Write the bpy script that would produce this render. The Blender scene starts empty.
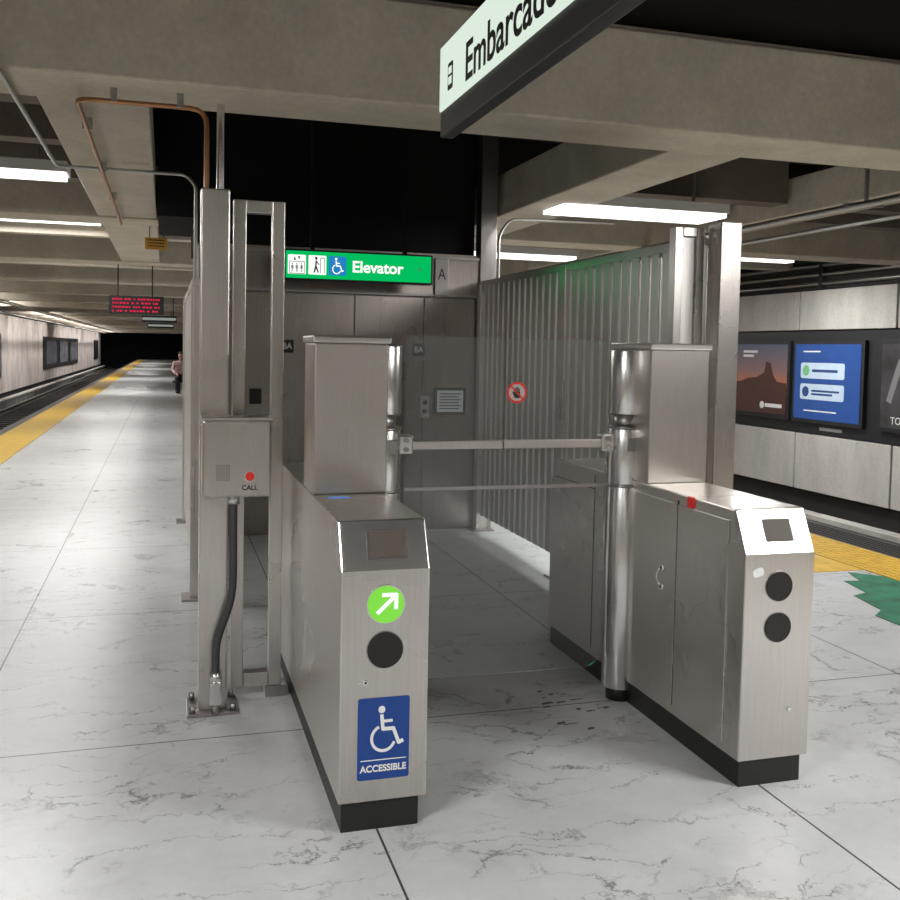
import bpy, math, random, bmesh
from mathutils import Vector, Matrix
random.seed(4)
S=bpy.context.scene
COL=S.collection
S.view_settings.view_transform='Standard'
S.view_settings.look='None'
S.view_settings.exposure=0.4
# ------------------------------------------------------------ materials
def N(m,t,**k):
    n=m.node_tree.nodes.new(t)
    for a,v in k.items():
        if a in n.inputs: n.inputs[a].default_value=v
        else: setattr(n,a,v)
    return n
def L(m,a,b): m.node_tree.links.new(a,b)
def base(name):
    m=bpy.data.materials.new(name); m.use_nodes=True
    return m,m.node_tree.nodes['Principled BSDF']
def ramp(m,stops):
    r=m.node_tree.nodes.new('ShaderNodeValToRGB')
    e=r.color_ramp.elements
    while len(e)<len(stops): e.new(0.5)
    for i,(p,c) in enumerate(stops):
        e[i].position=p; e[i].color=(c[0],c[1],c[2],1)
    return r
def plain(name,c,rough=.5,metal=0,emit=0,noise=.06,scale=6):
    m,b=base(name)
    g=N(m,'ShaderNodeNewGeometry'); n=N(m,'ShaderNodeTexNoise',Scale=scale,Detail=5.0)
    L(m,g.outputs['Position'],n.inputs['Vector'])
    lo=[max(0,x*(1-noise)) for x in c]; hi=[min(1,x*(1+noise)) for x in c]
    r=ramp(m,[(.3,lo),(.7,hi)]); L(m,n.outputs['Fac'],r.inputs['Fac']); L(m,r.outputs[0],b.inputs['Base Color'])
    b.inputs['Roughness'].default_value=rough; b.inputs['Metallic'].default_value=metal
    if emit:
        L(m,r.outputs[0],b.inputs['Emission Color']); b.inputs['Emission Strength'].default_value=emit
    return m
def steel(name,c=(.60,.57,.54),rough=.32,stretch=(70,70,1.5),var=.10,bump=.03):
    m,b=base(name)
    g=N(m,'ShaderNodeNewGeometry'); mp=N(m,'ShaderNodeMapping'); mp.inputs['Scale'].default_value=stretch
    n=N(m,'ShaderNodeTexNoise',Scale=3.0,Detail=4.0)
    n2=N(m,'ShaderNodeTexNoise',Scale=1.6,Detail=3.0,Roughness=.5)
    L(m,g.outputs['Position'],mp.inputs['Vector']); L(m,mp.outputs[0],n.inputs['Vector']); L(m,g.outputs['Position'],n2.inputs['Vector'])
    r=ramp(m,[(.25,[x*(1-var) for x in c]),(.75,[min(1,x*(1+var)) for x in c])])
    mx=N(m,'ShaderNodeMix',data_type='FLOAT'); mx.inputs[0].default_value=.5
    L(m,n.outputs['Fac'],mx.inputs[2]); L(m,n2.outputs['Fac'],mx.inputs[3]); L(m,mx.outputs[0],r.inputs['Fac']); L(m,r.outputs[0],b.inputs['Base Color'])
    rr=N(m,'ShaderNodeMapRange'); rr.inputs['To Min'].default_value=rough-.03; rr.inputs['To Max'].default_value=rough+.05
    L(m,n2.outputs['Fac'],rr.inputs['Value']); L(m,rr.outputs[0],b.inputs['Roughness'])
    if bump:
        bp=N(m,'ShaderNodeBump',Strength=bump,Distance=.001); L(m,n.outputs['Fac'],bp.inputs['Height']); L(m,bp.outputs[0],b.inputs['Normal'])
    b.inputs['Metallic'].default_value=.95
    return m
def emis(name,c,s):
    m=bpy.data.materials.new(name); m.use_nodes=True; m.node_tree.nodes.clear()
    e=N(m,'ShaderNodeEmission'); e.inputs[0].default_value=(*c,1); e.inputs[1].default_value=s*.76
    o=N(m,'ShaderNodeOutputMaterial'); L(m,e.outputs[0],o.inputs[0]); return m
STEEL=steel('brushed_steel',(.61,.575,.545),.27,var=.12); STEELD=steel('brushed_steel_dark',(.36,.34,.33),.34,bump=0)
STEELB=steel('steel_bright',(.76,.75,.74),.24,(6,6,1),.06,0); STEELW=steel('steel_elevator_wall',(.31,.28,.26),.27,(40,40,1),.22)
SLAT=steel('fence_slat_steel',(.58,.565,.54),.36,(60,60,1.2),.14,0)
GALV=steel('galvanised_conduit',(.45,.45,.43),.4,(8,8,8),.1,0)
COPPER=plain('copper_pipe',(.42,.21,.10),.35,.9)
BLACK=plain('black_rubber',(.010,.010,.010),.5)
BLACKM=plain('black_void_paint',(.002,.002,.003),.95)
DARK=plain('dark_frame',(.014,.015,.018),.4)
READER=plain('reader_black',(.010,.007,.006),.4)
WHITE=plain('white_paint',(.78,.79,.79),.5,noise=.02)
BLUE=plain('accessible_blue',(.006,.05,.25),.4,noise=.05)
RED=plain('red_plastic',(.6,.02,.015),.4,emit=.12)
GREENE=emis('green_sign_lit',(.0,.36,.08),1.4)
ARROWG=emis('arrow_green_lit',(.22,.70,.07),1.05)
WHITEE=emis('white_lit',(.93,1,.92),1.15)
SIGNW=emis('sign_face_lit',(.76,.88,.76),.95)
SIGNF=emis('far_sign_face',(.5,.55,.5),.5)
BLUEE=emis('sign_blue_lit',(.02,.22,.55),1.0)
MAG=emis('led_magenta',(.80,.02,.08),.9)
TUBE=emis('fluorescent_diffuser',(1,.985,.95),2.4)
YEL=plain('yellow_tactile',(.56,.35,.04),.6,noise=.15,scale=9)
GREY_T=plain('grey_grating',(.06,.06,.06),.6,noise=.3,scale=30)
GREENP=plain('green_floor_paint',(.02,.15,.08),.6,noise=.4,scale=8)
SCREEN=plain('display_glass_grey',(.09,.075,.06),.6)
ORANGE=plain('orange_sign',(.5,.26,.02),.6)
TRACK=plain('track_ballast',(.026,.023,.021),.9,noise=.5,scale=12)
RAIL=plain('rail_steel',(.13,.11,.10),.4,.7)

def concrete(name,c,dark=.72,scale=1.4,streak=False,rough=.85,stain=0):
    m,b=base(name); g=N(m,'ShaderNodeNewGeometry')
    mp=N(m,'ShaderNodeMapping'); mp.inputs['Scale'].default_value=(1,1,.4) if streak else (1,1,1)
    n=N(m,'ShaderNodeTexNoise',Scale=scale,Detail=8.0,Roughness=.65); n2=N(m,'ShaderNodeTexNoise',Scale=scale*22,Detail=3.0)
    L(m,g.outputs['Position'],mp.inputs['Vector']); L(m,mp.outputs[0],n.inputs['Vector']); L(m,g.outputs['Position'],n2.inputs['Vector'])
    r=ramp(m,[(.3,[x*dark for x in c]),(.62,c)]); L(m,n.outputs['Fac'],r.inputs['Fac'])
    r2=ramp(m,[(.3,(.88,.88,.88)),(.7,(1,1,1))]); L(m,n2.outputs['Fac'],r2.inputs['Fac'])
    mx=N(m,'ShaderNodeMix',data_type='RGBA',blend_type='MULTIPLY'); mx.inputs[0].default_value=1
    L(m,r.outputs[0],mx.inputs[6]); L(m,r2.outputs[0],mx.inputs[7]); out=mx.outputs[2]
    if stain:
        m3=N(m,'ShaderNodeMapping'); m3.inputs['Scale'].default_value=(1,1.6,.15); L(m,g.outputs['Position'],m3.inputs['Vector'])
        n3=N(m,'ShaderNodeTexNoise',Scale=2.0,Detail=6.0,Roughness=.7); L(m,m3.outputs[0],n3.inputs['Vector'])
        r3=ramp(m,[(.30,(.2,.18,.16)),(.40,(1,1,1))]); L(m,n3.outputs['Fac'],r3.inputs['Fac'])
        mm=N(m,'ShaderNodeMix',data_type='RGBA',blend_type='MULTIPLY'); mm.inputs[0].default_value=stain
        L(m,out,mm.inputs[6]); L(m,r3.outputs[0],mm.inputs[7]); out=mm.outputs[2]
    L(m,out,b.inputs['Base Color'])
    b.inputs['Roughness'].default_value=rough
    bp=N(m,'ShaderNodeBump',Strength=.15,Distance=.01); L(m,n2.outputs['Fac'],bp.inputs['Height']); L(m,bp.outputs[0],b.inputs['Normal'])
    return m
BEAM=concrete('beige_concrete_beam',(.72,.655,.55))
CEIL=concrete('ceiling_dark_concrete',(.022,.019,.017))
PANEL=concrete('wall_concrete_panels',(.56,.54,.50),.62,1.0,True,stain=.45)
PANELL=concrete('wall_white_panels',(.82,.74,.70),.6,1.6,True,stain=.7)
TOPW=concrete('upper_wall_dark',(.03,.027,.025))

def marble():
    m,b=base('marble_floor'); g=N(m,'ShaderNodeNewGeometry'); P=g.outputs['Position']
    dn=N(m,'ShaderNodeTexNoise',Scale=1.6,Detail=8.0,Roughness=.65); L(m,P,dn.inputs['Vector'])
    vm=N(m,'ShaderNodeVectorMath',operation='SCALE'); vm.inputs['Scale'].default_value=.6; L(m,dn.outputs['Color'],vm.inputs[0])
    va=N(m,'ShaderNodeVectorMath',operation='ADD'); L(m,P,va.inputs[0]); L(m,vm.outputs[0],va.inputs[1])
    def veins(scale,rot,sc,w,lo,hi,mks):
        mp=N(m,'ShaderNodeMapping'); mp.inputs['Rotation'].default_value=(0,0,rot); mp.inputs['Scale'].default_value=sc; L(m,va.outputs[0],mp.inputs['Vector'])
        vo=N(m,'ShaderNodeTexVoronoi',feature='DISTANCE_TO_EDGE',Scale=scale); L(m,mp.outputs[0],vo.inputs['Vector'])
        vr=ramp(m,[(0,(1,1,1)),(w,(0,0,0))]); L(m,vo.outputs['Distance'],vr.inputs['Fac'])
        mk=N(m,'ShaderNodeTexNoise',Scale=mks,Detail=5.0); L(m,P,mk.inputs['Vector'])
        mr=ramp(m,[(lo,(0,0,0)),(hi,(1,1,1))]); L(m,mk.outputs['Fac'],mr.inputs['Fac'])
        mul=N(m,'ShaderNodeMath',operation='MULTIPLY'); L(m,vr.outputs[0],mul.inputs[0]); L(m,mr.outputs[0],mul.inputs[1]); return mul.outputs[0]
    v1=veins(1.5,.35,(.6,2.4,1),.018,.45,.55,1.1); v2=veins(3.2,-.5,(.5,2.0,1),.022,.47,.58,1.9)
    fine=N(m,'ShaderNodeTexNoise',Scale=9.0,Detail=6.0,Roughness=.7); L(m,P,fine.inputs['Vector'])
    fr=ramp(m,[(.40,(0,0,0)),(.55,(.85,.85,.85))]); L(m,fine.outputs['Fac'],fr.inputs['Fac'])
    ad=N(m,'ShaderNodeMath',operation='MAXIMUM'); L(m,v1,ad.inputs[0]); L(m,v2,ad.inputs[1])
    mul2=N(m,'ShaderNodeMath',operation='MULTIPLY'); L(m,ad.outputs[0],mul2.inputs[0]); L(m,fr.outputs[0],mul2.inputs[1])
    big=N(m,'ShaderNodeTexNoise',Scale=2.4,Detail=10.0,Roughness=.72); L(m,va.outputs[0],big.inputs['Vector'])
    br=ramp(m,[(.28,(.38,.385,.38)),(.42,(.52,.53,.53)),(.62,(.59,.605,.605))]); L(m,big.outputs['Fac'],br.inputs['Fac'])
    mx=N(m,'ShaderNodeMix',data_type='RGBA'); L(m,mul2.outputs[0],mx.inputs[0]); L(m,br.outputs[0],mx.inputs[6]); mx.inputs[7].default_value=(.04,.04,.037,1)
    sx=N(m,'ShaderNodeSeparateXYZ'); L(m,P,sx.inputs[0])
    def joint(out,off,per,w):
        a=N(m,'ShaderNodeMath',operation='SUBTRACT'); L(m,out,a.inputs[0]); a.inputs[1].default_value=off-per*40
        d=N(m,'ShaderNodeMath',operation='DIVIDE'); L(m,a.outputs[0],d.inputs[0]); d.inputs[1].default_value=per
        f=N(m,'ShaderNodeMath',operation='FRACT'); L(m,d.outputs[0],f.inputs[0])
        c=N(m,'ShaderNodeMath',operation='LESS_THAN'); L(m,f.outputs[0],c.inputs[0]); c.inputs[1].default_value=w/per
        return c.outputs[0]
    j1=joint(sx.outputs[0],.68,1.45,.008); j2=joint(sx.outputs[1],3.955,1.98,.008)
    mxx=N(m,'ShaderNodeMath',operation='MAXIMUM'); L(m,j1,mxx.inputs[0]); L(m,j2,mxx.inputs[1])
    m2=N(m,'ShaderNodeMix',data_type='RGBA'); L(m,mxx.outputs[0],m2.inputs[0]); L(m,mx.outputs[2],m2.inputs[6]); m2.inputs[7].default_value=(.05,.05,.05,1)
    L(m,m2.outputs[2],b.inputs['Base Color'])
    rr=N(m,'ShaderNodeMapRange'); rr.inputs['To Min'].default_value=.20; rr.inputs['To Max'].default_value=.40; L(m,big.outputs['Fac'],rr.inputs['Value']); L(m,rr.outputs[0],b.inputs['Roughness'])
    return m
MARBLE=marble()
def glass():
    m=bpy.data.materials.new('clear_glass'); m.use_nodes=True; m.node_tree.nodes.clear()
    t=N(m,'ShaderNodeBsdfTransparent'); t.inputs[0].default_value=(.93,.95,.94,1)
    g=N(m,'ShaderNodeBsdfGlossy'); g.inputs['Roughness'].default_value=.06; g.inputs['Color'].default_value=(.8,.8,.8,1)
    d=N(m,'ShaderNodeBsdfDiffuse'); d.inputs['Color'].default_value=(.7,.72,.72,1)
    fr=N(m,'ShaderNodeFresnel',IOR=1.4); mx=N(m,'ShaderNodeMixShader'); m2=N(m,'ShaderNodeMixShader'); m2.inputs[0].default_value=.05; o=N(m,'ShaderNodeOutputMaterial')
    L(m,fr.outputs[0],mx.inputs[0]); L(m,t.outputs[0],mx.inputs[1]); L(m,g.outputs[0],mx.inputs[2])
    L(m,mx.outputs[0],m2.inputs[1]); L(m,d.outputs[0],m2.inputs[2]); L(m,m2.outputs[0],o.inputs[0]); return m
GLASS=glass()
# ------------------------------------------------------------ geometry helpers
def empty(name):
    e=bpy.data.objects.new(name,None); COL.objects.link(e); e.empty_display_size=.1; return e
def fin(ob,parent,mat,bevel=0,smooth=False):
    COL.objects.link(ob)
    if mat: ob.data.materials.append(mat)
    if parent: ob.parent=parent
    if bevel:
        b=ob.modifiers.new('bv','BEVEL'); b.width=bevel; b.segments=2; b.limit_method='ANGLE'
    return ob
def boxes(name,lst,mat,parent=None,bevel=0):
    V=[];Fc=[]
    for x0,x1,y0,y1,z0,z1 in lst:
        k=len(V); V+=[(x0,y0,z0),(x1,y0,z0),(x1,y1,z0),(x0,y1,z0),(x0,y0,z1),(x1,y0,z1),(x1,y1,z1),(x0,y1,z1)]
        Fc+=[tuple(k+i for i in f) for f in ((0,3,2,1),(4,5,6,7),(0,1,5,4),(1,2,6,5),(2,3,7,6),(3,0,4,7))]
    me=bpy.data.meshes.new(name); me.from_pydata(V,[],Fc); me.update()
    return fin(bpy.data.objects.new(name,me),parent,mat,bevel)
def box(name,x0,x1,y0,y1,z0,z1,mat,parent=None,bevel=0): return boxes(name,[(x0,x1,y0,y1,z0,z1)],mat,parent,bevel)
def extX(name,prof,x0,x1,mat,parent=None,bevel=0):
    n=len(prof); V=[(x0,y,z) for y,z in prof]+[(x1,y,z) for y,z in prof]
    Fc=[tuple(range(n)),tuple(range(2*n-1,n-1,-1))]+[(i,i+n,(i+1)%n+n,(i+1)%n) for i in range(n)]
    me=bpy.data.meshes.new(name); me.from_pydata(V,[],Fc)
    bm=bmesh.new(); bm.from_mesh(me); bmesh.ops.recalc_face_normals(bm,faces=bm.faces); bm.to_mesh(me); bm.free()
    return fin(bpy.data.objects.new(name,me),parent,mat,bevel)
def cyl(name,c,r,h,mat,parent=None,axis='Z',seg=40,bevel=0,r2=None):
    bm=bmesh.new(); bmesh.ops.create_cone(bm,cap_ends=True,segments=seg,radius1=r,radius2=r if r2 is None else r2,depth=h)
    M=Matrix.Identity(4)
    if axis=='Y': M=Matrix.Rotation(math.pi/2,4,'X')
    if axis=='X': M=Matrix.Rotation(math.pi/2,4,'Y')
    bmesh.ops.transform(bm,matrix=Matrix.Translation(c)@M,verts=bm.verts)
    for f in bm.faces: f.smooth=len(f.verts)==4
    me=bpy.data.meshes.new(name); bm.to_mesh(me); bm.free()
    return fin(bpy.data.objects.new(name,me),parent,mat,bevel)
def pipe(name,pts,r,mat,parent=None,fillet=True):
    cu=bpy.data.curves.new(name,'CURVE'); cu.dimensions='3D'; cu.bevel_depth=r; cu.bevel_resolution=4; cu.use_fill_caps=True
    P=[Vector(p) for p in pts]; Q=[P[0]]
    for i in range(1,len(P)-1):
        a=(P[i-1]-P[i]); b=(P[i+1]-P[i]); k=min(.08,a.length*.4,b.length*.4)
        A=P[i]+a.normalized()*k; B=P[i]+b.normalized()*k
        for t in (0,.25,.5,.75,1): Q.append(A*(1-t)**2+P[i]*2*t*(1-t)+B*t*t)
    Q.append(P[-1])
    sp=cu.splines.new('POLY'); sp.points.add(len(Q)-1)
    for i,q in enumerate(Q): sp.points[i].co=(*q,1)
    return fin(bpy.data.objects.new(name,cu),parent,mat)
def text(name,body,size,loc,face,mat,parent=None,align='LEFT',sx=1.0,bold=0.0):
    cu=bpy.data.curves.new(name,'FONT'); cu.body=body; cu.size=size; cu.align_x=align; cu.align_y='CENTER'; cu.extrude=.0006; cu.offset=bold
    o=bpy.data.objects.new(name,cu); o.location=loc
    o.rotation_euler=(math.pi/2,0,0) if face=='-Y' else ((math.pi/2,0,-math.pi/2) if face=='-X' else (math.pi/2,0,math.pi/2))
    o.scale=(sx,1,1); return fin(o,parent,mat)
def disc2(cx,cy,r,n=32): return [(cx+r*math.cos(2*math.pi*i/n),cy+r*math.sin(2*math.pi*i/n)) for i in range(n)]
def stroke2(pts,w):
    out=[]
    for i in range(len(pts)-1):
        a=Vector(pts[i]);b=Vector(pts[i+1]);d=(b-a).normalized();n=Vector((-d.y,d.x))*w/2
        out.append([tuple(a-n),tuple(b-n),tuple(b+n),tuple(a+n)])
    for p in pts[1:-1]: out.append(disc2(p[0],p[1],w/2,12))
    return out
def rect2(x0,y0,x1,y1): return [(x0,y0),(x1,y0),(x1,y1),(x0,y1)]
def rrect2(x0,y0,x1,y1,r):
    o=[]
    for cx,cy,a in ((x1-r,y1-r,0),(x0+r,y1-r,90),(x0+r,y0+r,180),(x1-r,y0+r,270)):
        for k in range(6): t=math.radians(a+k*18); o.append((cx+r*math.cos(t),cy+r*math.sin(t)))
    return o
def decal(name,polys,org,u,v,mat,parent=None,thick=.001):
    org=Vector(org);u=Vector(u);v=Vector(v);nn=u.cross(v).normalized()*thick
    V=[];Fc=[]
    for i,p in enumerate(polys):
        k=len(V); e=nn*(1+.04*(i%5)); n=len(p)
        V+=[tuple(org+u*a+v*b) for a,b in p]+[tuple(org+u*a+v*b+e) for a,b in p]
        Fc.append(tuple(range(k+n-1,k-1,-1))); Fc.append(tuple(range(k+n,k+2*n)))
        Fc+=[(k+j,k+(j+1)%n,k+n+(j+1)%n,k+n+j) for j in range(n)]
    me=bpy.data.meshes.new(name); me.from_pydata(V,[],Fc); me.update()
    return fin(bpy.data.objects.new(name,me),parent,mat)
def wheelchair():
    p=[disc2(.40,.90,.075,20)]
    p+=stroke2([(.40,.80),(.43,.50),(.66,.50),(.78,.20),(.88,.24)],.075)
    p+=stroke2([(.42,.66),(.64,.66)],.06)
    arc=[(.44+.255*math.cos(math.radians(a)),.31+.255*math.sin(math.radians(a))) for a in range(112,345,12)]
    p+=stroke2(arc,.06); return p
def person2():
    p=[disc2(.5,.88,.09,16)]; p+=stroke2([(.5,.75),(.5,.42)],.2); p+=stroke2([(.42,.44),(.40,.06)],.09); p+=stroke2([(.58,.44),(.60,.06)],.09)
    p+=stroke2([(.34,.74),(.30,.42)],.07); p+=stroke2([(.66,.74),(.70,.42)],.07); return p

# ------------------------------------------------------------ room shell
Y0,Y1=-10,110
box('floor',-2.85,6.05,Y0,Y1,-.25,0,MARBLE)
tl=empty('yellow_tactile_strip'); boxes('strip',[(-2.68,-2.05,Y0,Y1,.001,.008)],YEL,tl)
boxes('grey_edge',[(-2.85,-2.68,Y0,Y1,.001,.007)],GREY_T,tl)
tr=empty('yellow_tactile_strip'); boxes('strip',[(5.08,5.62,Y0,Y1,.001,.008)],YEL,tr)
boxes('grey_edge',[(5.62,6.05,Y0,Y1,.001,.007)],GREY_T,tr)
boxes('edge_ribs',[(5.66+i*.06,5.69+i*.06,4,14,.007,.013) for i in range(6)],TOPW,tr)
dm=[]
for i in range(60):
    for j in range(7): dm.append((5.12+j*.07,5.155+j*.07,4.9+i*.07,4.935+i*.07,.008,.012))
boxes('domes',dm,YEL,tr)
gp=empty('green_floor_marking')
decal('paint',[[(4.2,3.4),(5.07,3.4),(5.07,5.78),(4.90,5.95),(4.80,5.7),(4.68,5.72),(4.6,5.4),(4.46,5.35),(4.38,5.0),(4.25,4.9)]],(0,0,.001),(1,0,0),(0,1,0),GREENP,gp,.003); box('yellow_patch',4.66,5.07,6.0,6.5,.001,.004,YEL,gp)
sm=empty('floor_scuff_marks'); rg0=random.Random(8); sc=[]
for i in range(15):
    x=1.62+rg0.random()*.3; y=3.6+rg0.random()*.55; w=.02+.06*rg0.random(); h=.008+.02*rg0.random()
    sc.append([(x,y),(x+w,y+.01),(x+w*.9,y+h),(x+w*.1,y+h*.8)])
decal('marks',sc,(0,0,.0006),(1,0,0),(0,1,0),plain('scuff_grey',(.12,.115,.105),.7),sm,.0006)
box('track_bed_left',-6.59,-2.85,Y0+.02,Y1-.02,-1.28,-1.1,TRACK); box('track_bed_right',6.05,9.59,Y0+.02,Y1-.02,-1.28,-1.1,TRACK)
box('platform_edge_face_left',-2.845,-2.80,Y0,Y1,-1.1,-.251,TOPW); box('platform_edge_face_right',6.0,6.045,Y0,Y1,-1.1,-.251,TOPW)
for s,xs in (('l',(-5.6,-3.95)),('r',(6.9,8.55))):
    e=empty('railway_track')
    for i,x in enumerate(xs):
        boxes('rail_%d'%i,[(x-.07,x+.07,Y0,Y1,-1.0,-.98),(x-.02,x+.02,Y0,Y1,-.98,-.88),(x-.04,x+.04,Y0,Y1,-.88,-.84)],RAIL,e)
    boxes('sleepers',[(xs[0]-.4,xs[1]+.4,y*.8-9.9,y*.8-9.65,-1.098,-1.0) for y in range(149)],TRACK,e)
    x=-6.2 if s=='l' else 9.1
    boxes('third_rail_cover',[(x-.12,x+.12,Y0,Y1,-.75,-.68),(x-.02,x+.02,Y0,Y1,-1.098,-.75)],PANEL,e)
box('wall_left',-6.8,-6.6,Y0,Y1,-1.3,4.2,TOPW)
pl=[]
y=-10
while y<108: pl.append((-6.598,-6.55,y,y+1.46,-.55,2.75)); y+=1.5
boxes('trim_1',pl,PANELL)
box('wall_right',9.6,9.8,Y0,Y1,-1.3,4.2,TOPW)
pr=[];y=-10.2
while y<60:
    pr.append((9.5,9.598,y,y+2.06,-.45,.42)); pr.append((9.5,9.598,y,y+2.06,2.02,2.62)); y+=2.1
boxes('trim_2',pr,PANEL,None,.01)
box('wall_back',-6.8,9.8,Y0-.2,Y0,-1.3,4.2,BEAM)
box('wall_end',-6.8,9.8,Y1,Y1+.2,-1.3,4.2,BLACKM)
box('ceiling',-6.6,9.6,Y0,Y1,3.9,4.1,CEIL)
zb=2.8; lst=[]; web=[]
for y in (-5.6,-.5,4.65,9.8,14.9,20,25):
    lst+=[(-6.6,9.6,y,y+.5,zb,zb+.50),(-6.6,9.6,y+.03,y+.47,zb+.50,zb+.53)]; web.append((-6.6,9.6,y+.15,y+.35,zb+.53,3.9))
for i in range(16): lst.append((-6.6,9.6,30+i*5,30.5+i*5,2.8,3.9))
for i in range(34):
    y=11.5+i*1.7
    if all(abs(y-q)>.7 for q in [14.9,20,25]+[30+k*5 for k in range(16)]): lst.append((-6.6,9.6,y,y+.22,2.98,3.2))
for y0,y1 in ((5.15,9.8),(10.3,14.9)):
    lst+=[(-.62,-.08,y0,y1,2.82,3.10),(2.90,3.4,y0,y1,2.82,3.2),(5.7,6.1,y0,y1,2.95,3.3),(-3.4,-2.9,y0,y1,2.95,3.3)]
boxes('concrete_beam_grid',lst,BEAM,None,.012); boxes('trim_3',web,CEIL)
boxes('trim_4',[(3.5,5.65,y,y+.25,3.05,3.5) for y in (5.9,7.9,8.9)]+[(6.15,9.55,y,y+.25,3.05,3.5) for y in (5.9,7.9,8.9)]+[(-2.85,-.7,y,y+.2,3.0,3.5) for y in (6.0,7.2,8.8)],concrete('service_joist_brown',(.22,.185,.155)))
# ------------------------------------------------------------ fluorescent lights and added wall fill
def lamp(e,x,y,z,sx,sy,p,c=(1,.985,.96)):
    l=bpy.data.lights.new('lamp','AREA'); l.shape='RECTANGLE'; l.size,l.size_y=sx,sy; l.energy=p; l.color=c
    o=bpy.data.objects.new('lamp',l); o.location=(x,y,z); COL.objects.link(o); o.parent=e
def fluo(x0,x1,y,z=2.78,w=.22,power=0):
    e=empty('added_wall_fill')
    box('housing',x0,x1,y,y+w,z,z+.08,WHITE,e); box('diffuser',x0+.02,x1-.02,y+.02,y+w-.02,z-.035,z,TUBE,e)
    boxes('hangers',[(x0+.2,x0+.22,y+w/2-.01,y+w/2+.01,z+.08,3.9),(x1-.22,x1-.2,y+w/2-.01,y+w/2+.01,z+.08,3.9)],GALV,e)
    if power: lamp(e,(x0+x1)/2,y+w/2,z-.045,x1-x0,w,power*.62)
def wall_fill_y(x,y0,y1,z,power,w=.2):  # added light rows over the left track, put in to brighten the wall
    e=empty('added_wall_fill')
    box('housing',x,x+w,y0,y1,z,z+.08,WHITE,e); box('diffuser',x+.02,x+w-.02,y0+.02,y1-.02,z-.03,z,TUBE,e)
    boxes('hangers',[(x+w/2-.01,x+w/2+.01,y,y+.02,z+.08,3.9) for y in (y0+.5,y1-.5)],GALV,e)
    lamp(e,x+w/2,(y0+y1)/2,z-.04,w,y1-y0,power,(1,.95,.91))
for y,p in ((-7.5,50),(-2.9,40),(1.0,165)): fluo(-2.6,-.75,y,power=p)
fluo(-2.6,-.72,7.9,z=2.9,w=.3,power=105)
for y,p in ((12.6,90),(17.2,100),(22.8,100),(33.4,150),(46.6,170),(66.5,180),(86.5,150)): fluo(-2.6,-.75,y,z=3.1,power=p)
for y,p in ((-7.5,50),(-2.9,40)): fluo(3.05,4.85,y,power=p)
fluo(3.3,4.9,.8,w=.3,power=195)
fluo(3.1,4.65,7.3,z=2.82,w=.5,power=70); fluo(3.5,4.85,10.9,w=.4,power=80); fluo(3.05,4.85,18,z=3.1,power=80)
for y0,y1,p in ((22,38,200),(42,60,260),(64,84,280),(86,106,240)): wall_fill_y(-5.2,y0,y1,3.3,p*1.6)
fluo(-5.6,-4.4,14,z=3.0,power=140)
fluo(7.0,8.4,11.5,z=2.95,power=150); fluo(7.3,8.0,4.2,z=2.95,power=260); fluo(7.0,8.4,17.5,z=2.95,power=80)
# ------------------------------------------------------------ fare gates
def fare_gate(x0,yf,side,tall0,tall1):
    e=empty('fare_gate'); x1=x0+.30; yb=4.86
    extX('cabinet',[(yf,.10),(yf,.875),(yf+.075,1.03),(yb-.075,1.03),(yb,.9),(yb,.10)],x0,x1,STEEL,e,.006)
    box('kick_plinth',x0+.012,x1-.025,yf+.012,yb-.012,0,.10,BLACK,e)
    box('tall_housing',x0+.004,x1-.004,tall0,tall1,1.03,1.62,STEEL,e,.006)
    box('tall_cap',x0-.006,x1+.006,tall0-.01,tall1+.01,1.621,1.65,STEEL,e,.008)
    sl=Vector((0,.075,.155)); n=Vector((0,-.155,.075)).normalized(); O=Vector((x0,yf,.875))
    decal('console_plate',[rrect2(.012,.03,.288,.97,.01)],O+n*.0005,(1,0,0),sl,STEELB,e,.003)
    decal('display_rim',[rect2(.30,.20,.75,.80)],O+n*.0032,(.3,0,0),sl,STEELD,e,.0022)
    decal('display',[rect2(.33,.25,.72,.75)],O+n*.005,(.3,0,0),sl,SCREEN,e,.003)
    return e
lg=fare_gate(.55,3.05,1,3.70,3.97)
rg=fare_gate(2.035,3.02,-1,3.78,4.17)
def discY(name,x,z,r,y,mat,par,t=.006): return cyl(name,(x,y-t/2,z),r,t,mat,par,'Y',48,.001)
yf=3.05
discY('arrow_rim',.70,.762,.066,yf,STEELB,lg,.004); discY('arrow_light',.70,.762,.061,yf-.002,ARROWG,lg,.006)
ar=stroke2([(-.030,-.028),(.026,.024)],.013)+stroke2([(-.014,.033),(.034,.032),(.033,-.016)],.013)
decal('arrow',ar,(.70,yf-.0085,.762),(1,0,0),(0,0,1),WHITEE,lg,.001)
discY('reader_rim',.70,.61,.063,yf,STEELD,lg,.003); discY('card_reader',.70,.61,.060,yf-.001,READER,lg,.006)
discY('lock_cylinder',.635,.505,.009,yf,STEELB,lg,.008); discY('lock_core',.635,.505,.004,yf-.007,BLACK,lg,.002); discY('lock_cylinder',.618,.505,.004,yf,STEELB,lg,.004)
decal('accessible_plate',[rrect2(0,0,.175,.275,.008)],(.612,yf-.0005,.175),(1,0,0),(0,0,1),BLUE,lg,.002)
decal('wheelchair_symbol',wheelchair(),(.630,yf-.003,.262),(.155,0,0),(0,0,.165),WHITE,lg,.001)
decal('white_rule',[rect2(0,0,.155,.003)],(.622,yf-.003,.240),(1,0,0),(0,0,1),WHITE,lg,.001)
text('accessible_text','ACCESSIBLE',.031,(.6995,yf-.0035,.212),'-Y',WHITE,lg,'CENTER',.95,.0009)
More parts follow.
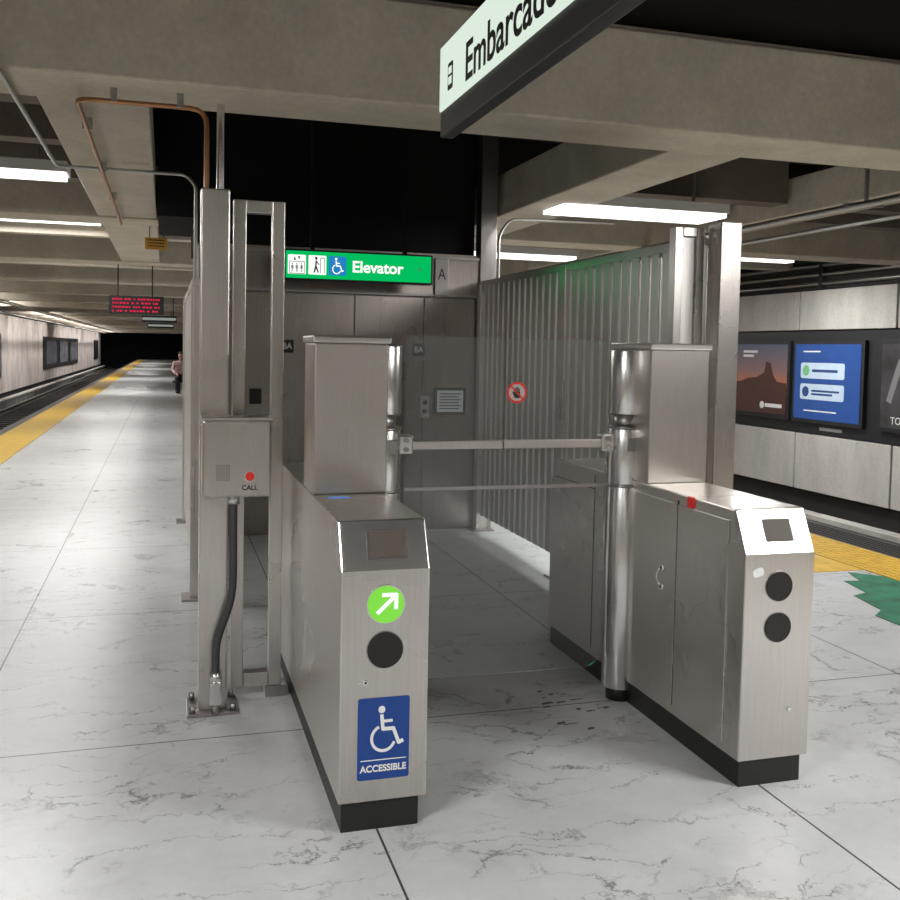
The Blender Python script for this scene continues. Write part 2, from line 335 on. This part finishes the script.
decal('blue_sticker',[rect2(0,0,.08,.03)],(.60,3.60,1.0305),(1,0,0),(0,1,0),plain('sticker_blue',(.1,.25,.7),.4,emit=.3),lg)
yf=3.02
for nm,z in (('card_reader',.752),('card_reader_lower',.598)):
    discY(nm+'_rim',2.183,z,.058,yf,STEELD,rg,.003); discY(nm,2.183,z,.055,yf-.001,READER,rg,.006)
discY('lock_cylinder',2.245,.285,.009,yf,STEELB,rg,.008)
decal('worn_sticker',[rrect2(0,0,.045,.03,.012)],(2.075,yf-.0005,.785),(1,.0,.3),(-.3,0,1),WHITE,rg)
X=2.035
boxes('side_door_panels',[(X-.006,X,3.125,3.495,.14,.985),(X-.006,X,3.505,3.87,.14,.985)],STEEL,rg,.002)
boxes('side_door_seams',[(X-.0015,X,3.495,3.505,.14,1.0)],BLACK,rg)
for z in (.70,.62): 
    cyl('door_lock',(X-.012,3.60,z),.016,.014,STEELB,rg,'X'); cyl('door_lock_core',(X-.020,3.60,z),.006,.004,BLACK,rg,'X')
pipe('lock_wire',[(X-.022,3.60,.70),(X-.03,3.62,.66),(X-.022,3.60,.62)],.003,STEELB,rg)
box('red_sensor',X-.010,X+.01,3.38,3.42,.985,1.031,RED,rg,.003)
boxes('rear_door_seam',[(X-.0015,X,4.3,4.31,.14,1.0),(X-.0015,X,4.3,4.8,.93,.935)],BLACK,rg)
def column(xc,par,s):
    yc=3.99
    cyl('pivot_upper',(xc,yc,1.47),.083,.29,STEELB,par,seg=48,bevel=.004)
    cyl('pivot_neck',(xc,yc,1.29),.060,.08,STEELD,par,seg=40)
    cyl('pivot_collar',(xc,yc,1.13),.083,.26,STEELB,par,seg=48,bevel=.004)
    cyl('pivot_lower',(xc,yc,.53),.083,.94,STEELB,par,seg=48,bevel=.004)
    cyl('pivot_foot',(xc,yc,.035),.06,.07,BLACK,par,seg=40)
    x0,x1=(xc+.07,xc+.135) if s>0 else (xc-.135,xc-.07)
    boxes('clamp',[(x0,x1,yc-.03,yc+.03,1.155,1.235)],STEELB,par,.008)
    for dz in (-.02,.02): cyl('clamp_bolt',((x0+x1)/2,yc-.034,1.195+dz),.010,.012,STEELD,par,'Y',16)
    cyl('collar_band',(xc,yc,1.265),.086,.012,STEELD,par); cyl('collar_band_low',(xc,yc,1.0),.086,.014,STEELD,par)
    box('collar_hatch',xc-.03,xc+.05,yc-.09,yc-.07,1.16,1.22,STEELD,par,.004)
column(.885,lg,1); column(2.035,rg,-1)
yc=3.99
def leaf(xa,xb,par):
    box('paddle_rail',xa,xb,yc-.018,yc+.018,1.172,1.210,STEEL,par,.004)
    decal('glass_upper',[rrect2(xa+.01,1.211,xb,1.66,.02)],(0,yc,0),(1,0,0),(0,0,1),GLASS,par,.008)
leaf(.975,1.43,lg); leaf(1.434,1.945,rg)
decal('glass_lower',[rrect2(.985,.16,1.935,1.171,.08)],(0,yc,0),(1,0,0),(0,0,1),GLASS,rg,.008)
box('glass_edge_strip',.985,1.94,yc-.014,yc-.009,.993,1.008,STEELD,rg)
hs=(1.492,3.98,1.42)
decal('no_entry_ring',[[(.047*math.cos(a)*k,.047*math.sin(a)*k) for a,k in ((t,1),(t+.2,1),(t+.2,.8),(t,.8))] for t in [i*2*math.pi/32 for i in range(32)]],hs,(1,0,0),(0,0,1),RED,rg,.001)
decal('no_entry_white',[disc2(0,0,.038)],hs,(1,0,0),(0,0,1),plain('sticker_offwhite',(.5,.45,.42),.5),rg,.0005)
hand=[rrect2(-.013,-.024,.015,.004,.005)]
for i,(x,h) in enumerate(((-.011,.018),(-.004,.024),(.003,.024),(.010,.019))): hand+=stroke2([(x,0),(x,h)],.005)
hand+=stroke2([(-.012,-.012),(-.021,.004)],.006)
decal('hand_symbol',hand,(hs[0],hs[1]-.0012,hs[2]),(1,0,0),(0,0,1),BLACK,rg,.0005)
decal('slash',stroke2([(-.03,.03),(.03,-.03)],.007),(hs[0],hs[1]-.0025,hs[2]),(1,0,0),(0,0,1),RED,rg,.0005)
# ------------------------------------------------------------ fences
def fence(xc,s,ys,yend,zt,name='corrugated_steel_fence'):
    e=empty(name)
    box('end_post',xc-.06,xc+.06,4.24,4.36,.012,2.27,STEEL,e,.006)
    box('post_plate',xc-.11,xc+.11,4.19,4.41,0,.014,STEELD,e,.003)
    for dx in (-.085,.085):
        for dy in (-.085,.085): cyl('anchor_bolt',(xc+dx,4.30+dy,.028),.014,.03,STEELD,e,seg=6)
    if s>0:
        a,b=xc+.085,xc+.31
        boxes('return_frame',[(a,a+.055,4.38,4.44,.05,2.25),(b-.055,b,4.38,4.44,.05,2.25),(a+.056,b-.056,4.38,4.44,2.195,2.25),(a+.056,b-.056,4.38,4.44,.05,.115)],STEEL,e,.003)
        box('return_foot',b-.07,b+.03,4.37,4.47,0,.05,STEELD,e)
    else:
        a,b=xc-.235,xc-.065
        boxes('return_frame',[(a,a+.045,4.38,4.44,.05,2.25),(b-.045,b,4.38,4.44,.05,2.25),(a+.046,b-.046,4.38,4.44,2.205,2.25)],STEEL,e,.003)
        box('return_infill',a+.046,b-.046,4.40,4.42,.06,2.2,SLAT,e)
    sl=[];y=ys+.03
    while y<yend-.1: sl+=[(xc-.035,xc-.029,y,y+.085,.15,zt-.02),(xc+.022,xc+.028,y+.085,y+.119,.15,zt-.02),(xc-.029,xc+.028,y+.119,y+.1245,.15,zt-.02)]; y+=.125
    boxes('corrugated_sheet',sl,SLAT,e)
    boxes('rails',[(xc-.045,xc+.045,ys,yend,zt-.03,zt+.015),(xc-.012,xc+.012,ys,yend,.15,.18)],STEEL,e)
    for yy in (max(ys,6.2),yend-.05):
        box('line_post',xc-.05,xc+.05,yy,yy+.08,.01,zt,STEEL,e,.004); box('line_post_plate',xc-.10,xc+.10,yy-.06,yy+.14,0,.012,STEELD,e)
    return e
fl=fence(.205,1,6.15,9.0,2.0); fr=fence(2.715,-1,4.38,8.12,2.2)
cb=empty('emergency_call_box')
box('housing',.15,.435,4.10,4.238,.965,1.29,STEEL,cb,.01)
box('hood',.145,.44,4.085,4.238,1.291,1.305,STEEL,cb,.003)
hl=[disc2(.045+.010*i,.075+.010*j,.0028,8) for i in range(6) for j in range(7)]
decal('speaker_holes',hl,(.165,4.0995,.965),(1,0,0),(0,0,1),BLACK,cb,.0006)
cyl('button_rim',(.345,4.098,1.055),.026,.012,STEELB,cb,'Y'); cyl('call_button',(.345,4.09,1.055),.018,.02,RED,cb,'Y')
text('call_text','CALL',.028,(.345,4.0985,1.005),'-Y',BLACK,cb,'CENTER',1,.0006)
pipe('conduit',[(.285,4.19,.965),(.285,4.19,.52),(.215,4.20,.32),(.215,4.20,.18)],.017,plain('dark_flex',(.05,.05,.055),.4),cb)
cyl('conduit_gland',(.285,4.19,.945),.027,.04,STEELB,cb); cyl('conduit_gland_low',(.215,4.20,.17),.026,.05,STEELB,cb)
box('junction_fitting',.19,.24,4.17,4.235,.05,.15,STEELB,cb,.01); cyl('stub',(.215,4.20,.032),.018,.05,STEELD,cb)
# ------------------------------------------------------------ elevator enclosure
ev=empty('elevator_enclosure')
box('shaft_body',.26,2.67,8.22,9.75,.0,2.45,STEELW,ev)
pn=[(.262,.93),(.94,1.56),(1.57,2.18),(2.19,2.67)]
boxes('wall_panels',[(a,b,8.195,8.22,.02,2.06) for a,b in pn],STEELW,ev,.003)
box('fascia',.26,2.67,8.16,8.22,2.07,2.42,STEELW,ev,.004)
boxes('fascia_trim',[(.26,2.67,8.14,8.16,2.07,2.09),(.26,2.67,8.14,8.16,2.40,2.42)],STEELD,ev)
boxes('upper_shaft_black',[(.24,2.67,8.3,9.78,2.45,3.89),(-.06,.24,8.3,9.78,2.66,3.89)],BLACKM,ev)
def ba(x,z):
    decal('ba_plate',[rrect2(-.055,-.055,.055,.055,.006)],(x,8.194,z),(1,0,0),(0,0,1),BLACK,ev,.004)
    text('ba_text','BA',.075,(x,8.188,z),'-Y',WHITE,ev,'CENTER',.9,.001)
ba(.99,1.61); ba(2.14,1.60)
box('information_screen',2.285,2.58,8.17,8.195,1.03,1.27,DARK,ev,.004)
decal('notice_sheet',[rect2(0,0,.24,.19)],(2.312,8.169,1.055),(1,0,0),(0,0,1),plain('notice_paper',(.40,.42,.44),.5,emit=.15),ev,.001)
decal('notice_lines',[rect2(.02,.02+i*.026,.20+.02*(i%2),.030+i*.026) for i in range(6)],(2.312,8.1675,1.06),(1,0,0),(0,0,1),BLACK,ev,.001)
box('call_button_panel',2.16,2.24,8.17,8.195,1.0,1.2,STEEL,ev,.003); cyl('button_up',(2.20,8.165,1.14),.02,.015,DARK,ev,'Y'); cyl('button_down',(2.20,8.165,1.06),.02,.015,DARK,ev,'Y')
decal('card_slot_panel',[rect2(0,0,.1,.13)],(.68,8.194,1.12),(1,0,0),(0,0,1),BLACK,ev,.006)
box('vent_plate',2.26,2.38,8.12,8.16,2.08,2.40,STEELD,ev,.003)
text('vent_plate_letter','A',.14,(2.32,8.118,2.26),'-Y',BLACK,ev,'CENTER',.8)
es=empty('elevator_sign')
box('case',.88,2.09,7.58,7.70,2.13,2.37,DARK,es,.008)
box('lit_face',.90,2.07,7.572,7.58,2.145,2.355,GREENE,es)
for x0,m1 in ((.915,WHITEE),(1.075,WHITEE),(1.235,BLUEE)):
    decal('pictogram_tile',[rrect2(0,0,.14,.15,.008)],(x0,7.5715,2.175),(1,0,0),(0,0,1),m1,es,.001)
pe1=[[(a*.36+.02+k*.30,b*.55+.04) for a,b in q] for k in range(3) for q in person2()]
pe1+=[[(.28,.74),(.44,.74),(.36,.95)],[(.56,.95),(.64,.74),(.72,.95)]]+stroke2([(.02,.0),(.02,.66),(.98,.66),(.98,.0),(.02,.0)],.035)
decal('pictogram_elevator',pe1,(.925,7.570,2.18),(.12,0,0),(0,0,.14),BLACK,es,.0006)
pw1=[disc2(.42,.88,.085,16)]+stroke2([(.42,.76),(.40,.46),(.30,.08)],.10)+stroke2([(.40,.46),(.56,.08)],.09)+stroke2([(.42,.72),(.62,.52)],.06)+stroke2([(.70,.9),(.70,.05)],.04)+stroke2([(.70,.9),(.95,.9),(.95,.05)],.04)
decal('pictogram_walk',pw1,(1.085,7.570,2.18),(.12,0,0),(0,0,.14),BLACK,es,.0006)
decal('pictogram_wheelchair',wheelchair(),(1.243,7.570,2.182),(.125,0,0),(0,0,.135),WHITEE,es,.0006)
text('elevator_text','Elevator',.125,(1.42,7.570,2.245),'-Y',WHITEE,es,'LEFT',1.0,.003)
decal('small_mark',[rect2(0,0,.012,.02)],(1.97,7.571,2.24),(1,0,0),(0,0,1),WHITE,es,.001)
boxes('hangers',[(1.1,1.13,7.62,7.66,2.37,3.9),(1.85,1.88,7.62,7.66,2.37,3.9)],BLACKM,es)
ss=empty('station_name_sign')
box('case',.80,.842,.6,2.85,2.245,2.52,BLACK,ss,.005)
box('lit_face',.794,.80,.65,2.84,2.32,2.508,SIGNW,ss)
text('station_text','Embarcadero',.148,(.792,2.58,2.388),'-X',BLACK,ss,'LEFT',1.0,.002)
decal('track_icon',[rrect2(0,0,.05,.078,.006)],(.7935,2.75,2.360),(0,-1,0),(0,0,1),BLACK,ss,.001)
decal('track_icon_inner',[rect2(.010,.015,.040,.037),rect2(.010,.045,.040,.065)],(.7922,2.75,2.360),(0,-1,0),(0,0,1),SIGNW,ss,.001)
boxes('hangers',[(.81,.83,1.0,1.03,2.52,3.9),(.81,.83,2.2,2.23,2.52,3.9)],DARK,ss)
ld=empty('led_departure_sign')
box('case',-.82,-.02,15.5,15.65,2.06,2.34,DARK,ld,.01)
rows=[];rng=random.Random(3)
for r in range(4):
    x=-.77
    while x<-.1:
        w=rng.choice((.022,.03,.038)); rows.append(rect2(x,2.095+r*.06,x+w,2.122+r*.06)); x+=w+rng.choice((.012,.014,.04))
decal('led_rows',rows,(0,15.498,0),(1,0,0),(0,0,1),MAG,ld,.003)
boxes('hangers',[(-.7,-.68,15.56,15.58,2.34,3.9),(-.2,-.18,15.56,15.58,2.34,3.9)],DARK,ld)
ws=empty('yellow_warning_sign'); box('plate',-.20,.02,10.40,10.43,2.58,2.70,ORANGE,ws); decal('bars',[rect2(-.17,2.61+i*.03,-.01,2.62+i*.03) for i in range(3)],(0,10.399,0),(1,0,0),(0,0,1),BLACK,ws); boxes('hangers',[(-.16,-.15,10.41,10.42,2.70,2.82),(-.02,-.01,10.41,10.42,2.70,2.82)],DARK,ws)
for i,y in enumerate((27,36)):
    e=empty('hanging_platform_sign'); box('case',-.6,.3,y,y+.12,2.2,2.38,DARK,e); box('lit_face',-.58,.28,y-.01,y,2.26,2.33,SIGNF,e); boxes('hangers',[(-.5,-.48,y,y+.03,2.38,3.9),(.2,.22,y,y+.03,2.38,3.9)],DARK,e)
# ------------------------------------------------------------ pipes / conduits
pc=empty('copper_pipe_run')
pipe('pipe_a',[(-.40,9.7,2.74),(-.40,4.85,2.74),(.19,4.85,2.74),(.19,4.85,0.01)],.012,COPPER,pc)
boxes('clips',[(-.425,-.375,y,y+.03,2.735,2.798) for y in (5.5,6.8,8.1,9.3)]+[(x,x+.03,4.83,4.87,2.735,2.798) for x in (-.25,.05)],GALV,pc)
pg=empty('steel_conduit_run')
pipe('conduit_a',[(-.69,2.0,2.77),(-.69,6.9,2.77),(.13,6.9,2.77),(.20,6.9,2.70),(.20,6.9,2.0)],.012,GALV,pg)
pipe('pole',[(.262,4.98,.0),(.262,4.98,2.8)],.019,STEELB,pg)
pd=empty('steel_conduit_run')
pipe('conduit_b',[(2.80,8.0,1.9),(2.80,8.0,2.62),(2.90,8.0,2.76),(3.9,8.0,2.78)],.014,GALV,pd)
pipe('conduit_c',[(5.15,5.2,2.78),(5.15,26,2.78)],.03,GALV,pd)
pipe('conduit_d',[(5.42,5.2,2.70),(5.42,26,2.70)],.02,GALV,pd)
boxes('conduit_hangers',[(5.1,5.47,y,y+.03,2.80,2.82) for y in (6.4,8.5,12)]+[(5.3,5.32,y,y+.03,2.82,3.9) for y in (6.4,8.5,12)],GALV,pd)
cp=empty('corner_column'); box('column',2.68,2.83,8.14,8.29,0,3.9,STEELD,cp,.005)
pw=empty('steel_conduit_run')
for z in (2.72,2.86,3.0): pipe('wall_conduit',[(9.55,-9,z),(9.55,60,z)],.03,GALV,pw)
boxes('wall_brackets',[(9.52,9.598,y,y+.08,2.64,3.4) for y in (8.2,12.4,16.6,20.8)],TOPW,pw)
pv=empty('steel_conduit_run')
for x,z in ((-4.2,2.72),(-4.6,2.76),(-5.6,2.65)): pipe('left_conduit',[(x,6,z),(x,100,z)],.03,GALV,pv)
# ------------------------------------------------------------ posters
def poster(name,y0,y1,z0,z1,mat,xw=9.47):
    e=empty(name); box('frame',xw-.03,xw+.03,y0-.06,y1+.06,z0-.06,z1+.06,DARK,e,.005); box('sheet',xw-.036,xw-.03,y0,y1,z0,z1,mat,e); return e
bd=empty('advert_backing_band'); box('band',9.505,9.598,-4,22,.43,2.0,DARK,bd)
def sunset():
    m,b=base('poster_sunset'); g=N(m,'ShaderNodeNewGeometry'); s=N(m,'ShaderNodeSeparateXYZ'); L(m,g.outputs['Position'],s.inputs[0])
    r=N(m,'ShaderNodeMapRange'); r.inputs['From Min'].default_value=.66; r.inputs['From Max'].default_value=1.8; L(m,s.outputs[2],r.inputs['Value'])
    c=ramp(m,[(0,(.008,.006,.006)),(.3,(.03,.010,.008)),(.42,(.22,.07,.025)),(.62,(.11,.065,.065)),(1,(.04,.05,.07))]); L(m,r.outputs[0],c.inputs['Fac']); L(m,c.outputs[0],b.inputs['Base Color']); L(m,c.outputs[0],b.inputs['Emission Color']); b.inputs['Emission Strength'].default_value=.6; b.inputs['Roughness'].default_value=.3
    return m
p1=poster('advert_poster',13.05,14.6,.66,1.80,sunset())
mesa=[(.0,0),(1.55,0),(1.55,.5),(1.3,.52),(1.2,.62),(1.12,.82),(1.0,.84),(.95,.66),(.75,.58),(.5,.56),(.3,.5),(0,.48)]
decal('mesa',[mesa],(9.433,14.6,.68),(0,-1,0),(0,0,1),plain('mesa_dark',(.04,.014,.010),.6,emit=.4),p1)
decal('headline',[rect2(.35,1.0,.75,1.04),rect2(.35,.93,.65,.97),rect2(1.0,.12,1.45,.18)]+[disc2(.92,.15,.06,16)],(9.432,14.6,.66),(0,-1,0),(0,0,1),WHITE,p1)
p2=poster('advert_poster',11.37,12.85,.66,1.80,plain('poster_blue',(.012,.05,.20),.3,emit=.4))
decal('panels',[rrect2(.15,.62,1.15,.86,.04),rrect2(.15,.30,1.15,.54,.04)],(9.433,12.85,.66),(0,-1,0),(0,0,1),plain('poster_card',(.4,.5,.6),.5,emit=.25),p2)
decal('marks',[disc2(.28,.74,.08,20)],(9.431,12.85,.66),(0,-1,0),(0,0,1),plain('poster_green',(.12,.35,.15),.5,emit=.3),p2)
decal('marks_b',[disc2(.28,.42,.08,20)]+[rect2(.42,.72+.0,1.0,.76),rect2(.42,.42,1.05,.45),rect2(.42,.37,.9,.40)],(9.431,12.85,.66),(0,-1,0),(0,0,1),plain('poster_navy',(.02,.06,.2),.5),p2)
decal('lines',[rect2(.2,1.02,.6,1.04),rect2(.25,.12,1.0,.14)],(9.431,12.85,.66),(0,-1,0),(0,0,1),WHITE,p2)
p3=poster('advert_poster',9.2,10.95,.66,1.80,plain('poster_charcoal',(.03,.03,.032),.3,emit=.4,noise=.6,scale=3))
decal('shapes',stroke2([(.15,.35),(.35,.9),(.6,.5),(.9,.95)],.10),(9.433,10.95,.66),(0,-1,0),(0,0,1),plain('poster_grey',(.15,.15,.15),.5,emit=.2),p3)
text('poster_text','TO',.14,(9.43,10.75,.76),'-X',WHITE,p3)
decal('band_mark',[rect2(0,0,.5,.05)],(9.504,12.3,.50),(0,-1,0),(0,0,1),plain('grey_letter',(.35,.35,.35),.5),bd)
def lposter(y0,y1):
    e=empty('advert_poster'); box('frame',-6.548,-6.5,y0,y1,.1,1.95,DARK,e)
    n=3; w=(y1-y0)/n
    boxes('sheets',[(-6.5,-6.49,y0+w*i+.2*w,y0+w*(i+1)-.1*w,.35,1.7) for i in range(n)],plain('poster_left_art',(.14,.15,.18),.4,emit=.1,noise=.9,scale=2),e)
lposter(36,43.5); lposter(58,80)
e=empty('advert_poster'); box('frame',-6.548,-6.5,98,104,.1,1.95,DARK,e); box('sheet',-6.5,-6.49,98.5,103.5,.35,1.7,DARK,e)
# ------------------------------------------------------------ bench + seated person
be=empty('platform_bench'); box('seat',.25,2.2,33.0,33.5,.36,.41,DARK,be,.01); boxes('legs',[(.4,.5,33.05,33.45,0,.36),(2.0,2.1,33.05,33.45,0,.36)],DARK,be)
SKIN=plain('skin',(.55,.32,.24),.6); JACKET=plain('pink_jacket',(.55,.36,.34),.8); TROUS=plain('dark_trousers',(.03,.03,.04),.8); HAIR=plain('dark_hair',(.03,.02,.015),.7)
def skinned(name,verts,edges,rad,mat,parent,root=0):
    me=bpy.data.meshes.new(name); me.from_pydata(verts,edges,[]); o=bpy.data.objects.new(name,me); COL.objects.link(o)
    o.modifiers.new('s','SKIN')
    for i,sv in enumerate(me.skin_vertices[0].data): sv.radius=(rad[i],rad[i]); sv.use_root=(i==root)
    m=o.modifiers.new('u','SUBSURF'); m.levels=2; m.render_levels=2
    o.parent=parent; me.materials.append(mat); return o
pe=empty('seated_person'); px,py=.50,33.22
skinned('torso_arms',[(px,py,.58),(px,py-.03,.78),(px,py-.05,1.0),(px,py-.06,1.10),(px-.19,py-.05,1.02),(px-.25,py-.12,.78),(px-.14,py-.34,.66),(px+.19,py-.05,1.02),(px+.25,py-.12,.78),(px+.14,py-.34,.66)],
 [(0,1),(1,2),(2,3),(2,4),(4,5),(5,6),(2,7),(7,8),(8,9)],[.16,.15,.15,.07,.075,.06,.045,.075,.06,.045],JACKET,pe)
skinned('legs',[(px,py,.56),(px-.11,py-.05,.54),(px-.13,py-.46,.53),(px-.13,py-.44,.10),(px-.13,py-.58,.05),(px+.11,py-.05,.54),(px+.13,py-.46,.53),(px+.13,py-.44,.10),(px+.13,py-.58,.05)],
 [(0,1),(1,2),(2,3),(3,4),(0,5),(5,6),(6,7),(7,8)],[.13,.10,.075,.05,.04,.10,.075,.05,.04],TROUS,pe)
skinned('head_neck',[(px,py-.06,1.08),(px,py-.07,1.17),(px,py-.09,1.24),(px,py-.08,1.33)],[(0,1),(1,2),(2,3)],[.05,.05,.085,.08],SKIN,pe)
skinned('hair',[(px,py-.03,1.22),(px,py-.04,1.34),(px,py-.08,1.38)],[(0,1),(1,2)],[.075,.085,.07],HAIR,pe)
for s in (-1,1): skinned('hand_%d'%s,[(px+s*.14,py-.34,.66),(px+s*.10,py-.42,.63),(px+s*.08,py-.48,.61)],[(0,1),(1,2)],[.035,.038,.02],SKIN,pe)
# ------------------------------------------------------------ world + camera
w=bpy.data.worlds.new('w'); S.world=w; w.use_nodes=True; w.node_tree.nodes['Background'].inputs[0].default_value=(.5,.5,.5,1); w.node_tree.nodes['Background'].inputs[1].default_value=.05
a=math.radians(1.1);th=math.radians(2.95);ps=math.radians(16.57)
F=Vector((math.sin(ps)*math.cos(th),math.cos(ps)*math.cos(th),-math.sin(th)))
R0=Vector((math.cos(ps),-math.sin(ps),0));U0=R0.cross(F)
R=R0*math.cos(a)+U0*math.sin(a);U=U0*math.cos(a)-R0*math.sin(a)
cam=bpy.data.cameras.new('camera'); cam.sensor_width=36; cam.lens=38.4; cam.shift_y=-50/900; cam.clip_end=300
co=bpy.data.objects.new('camera',cam); COL.objects.link(co)
M=Matrix((R,U,-F)).transposed().to_4x4(); M.translation=Vector((0,0,1.6)); co.matrix_world=M
S.camera=co
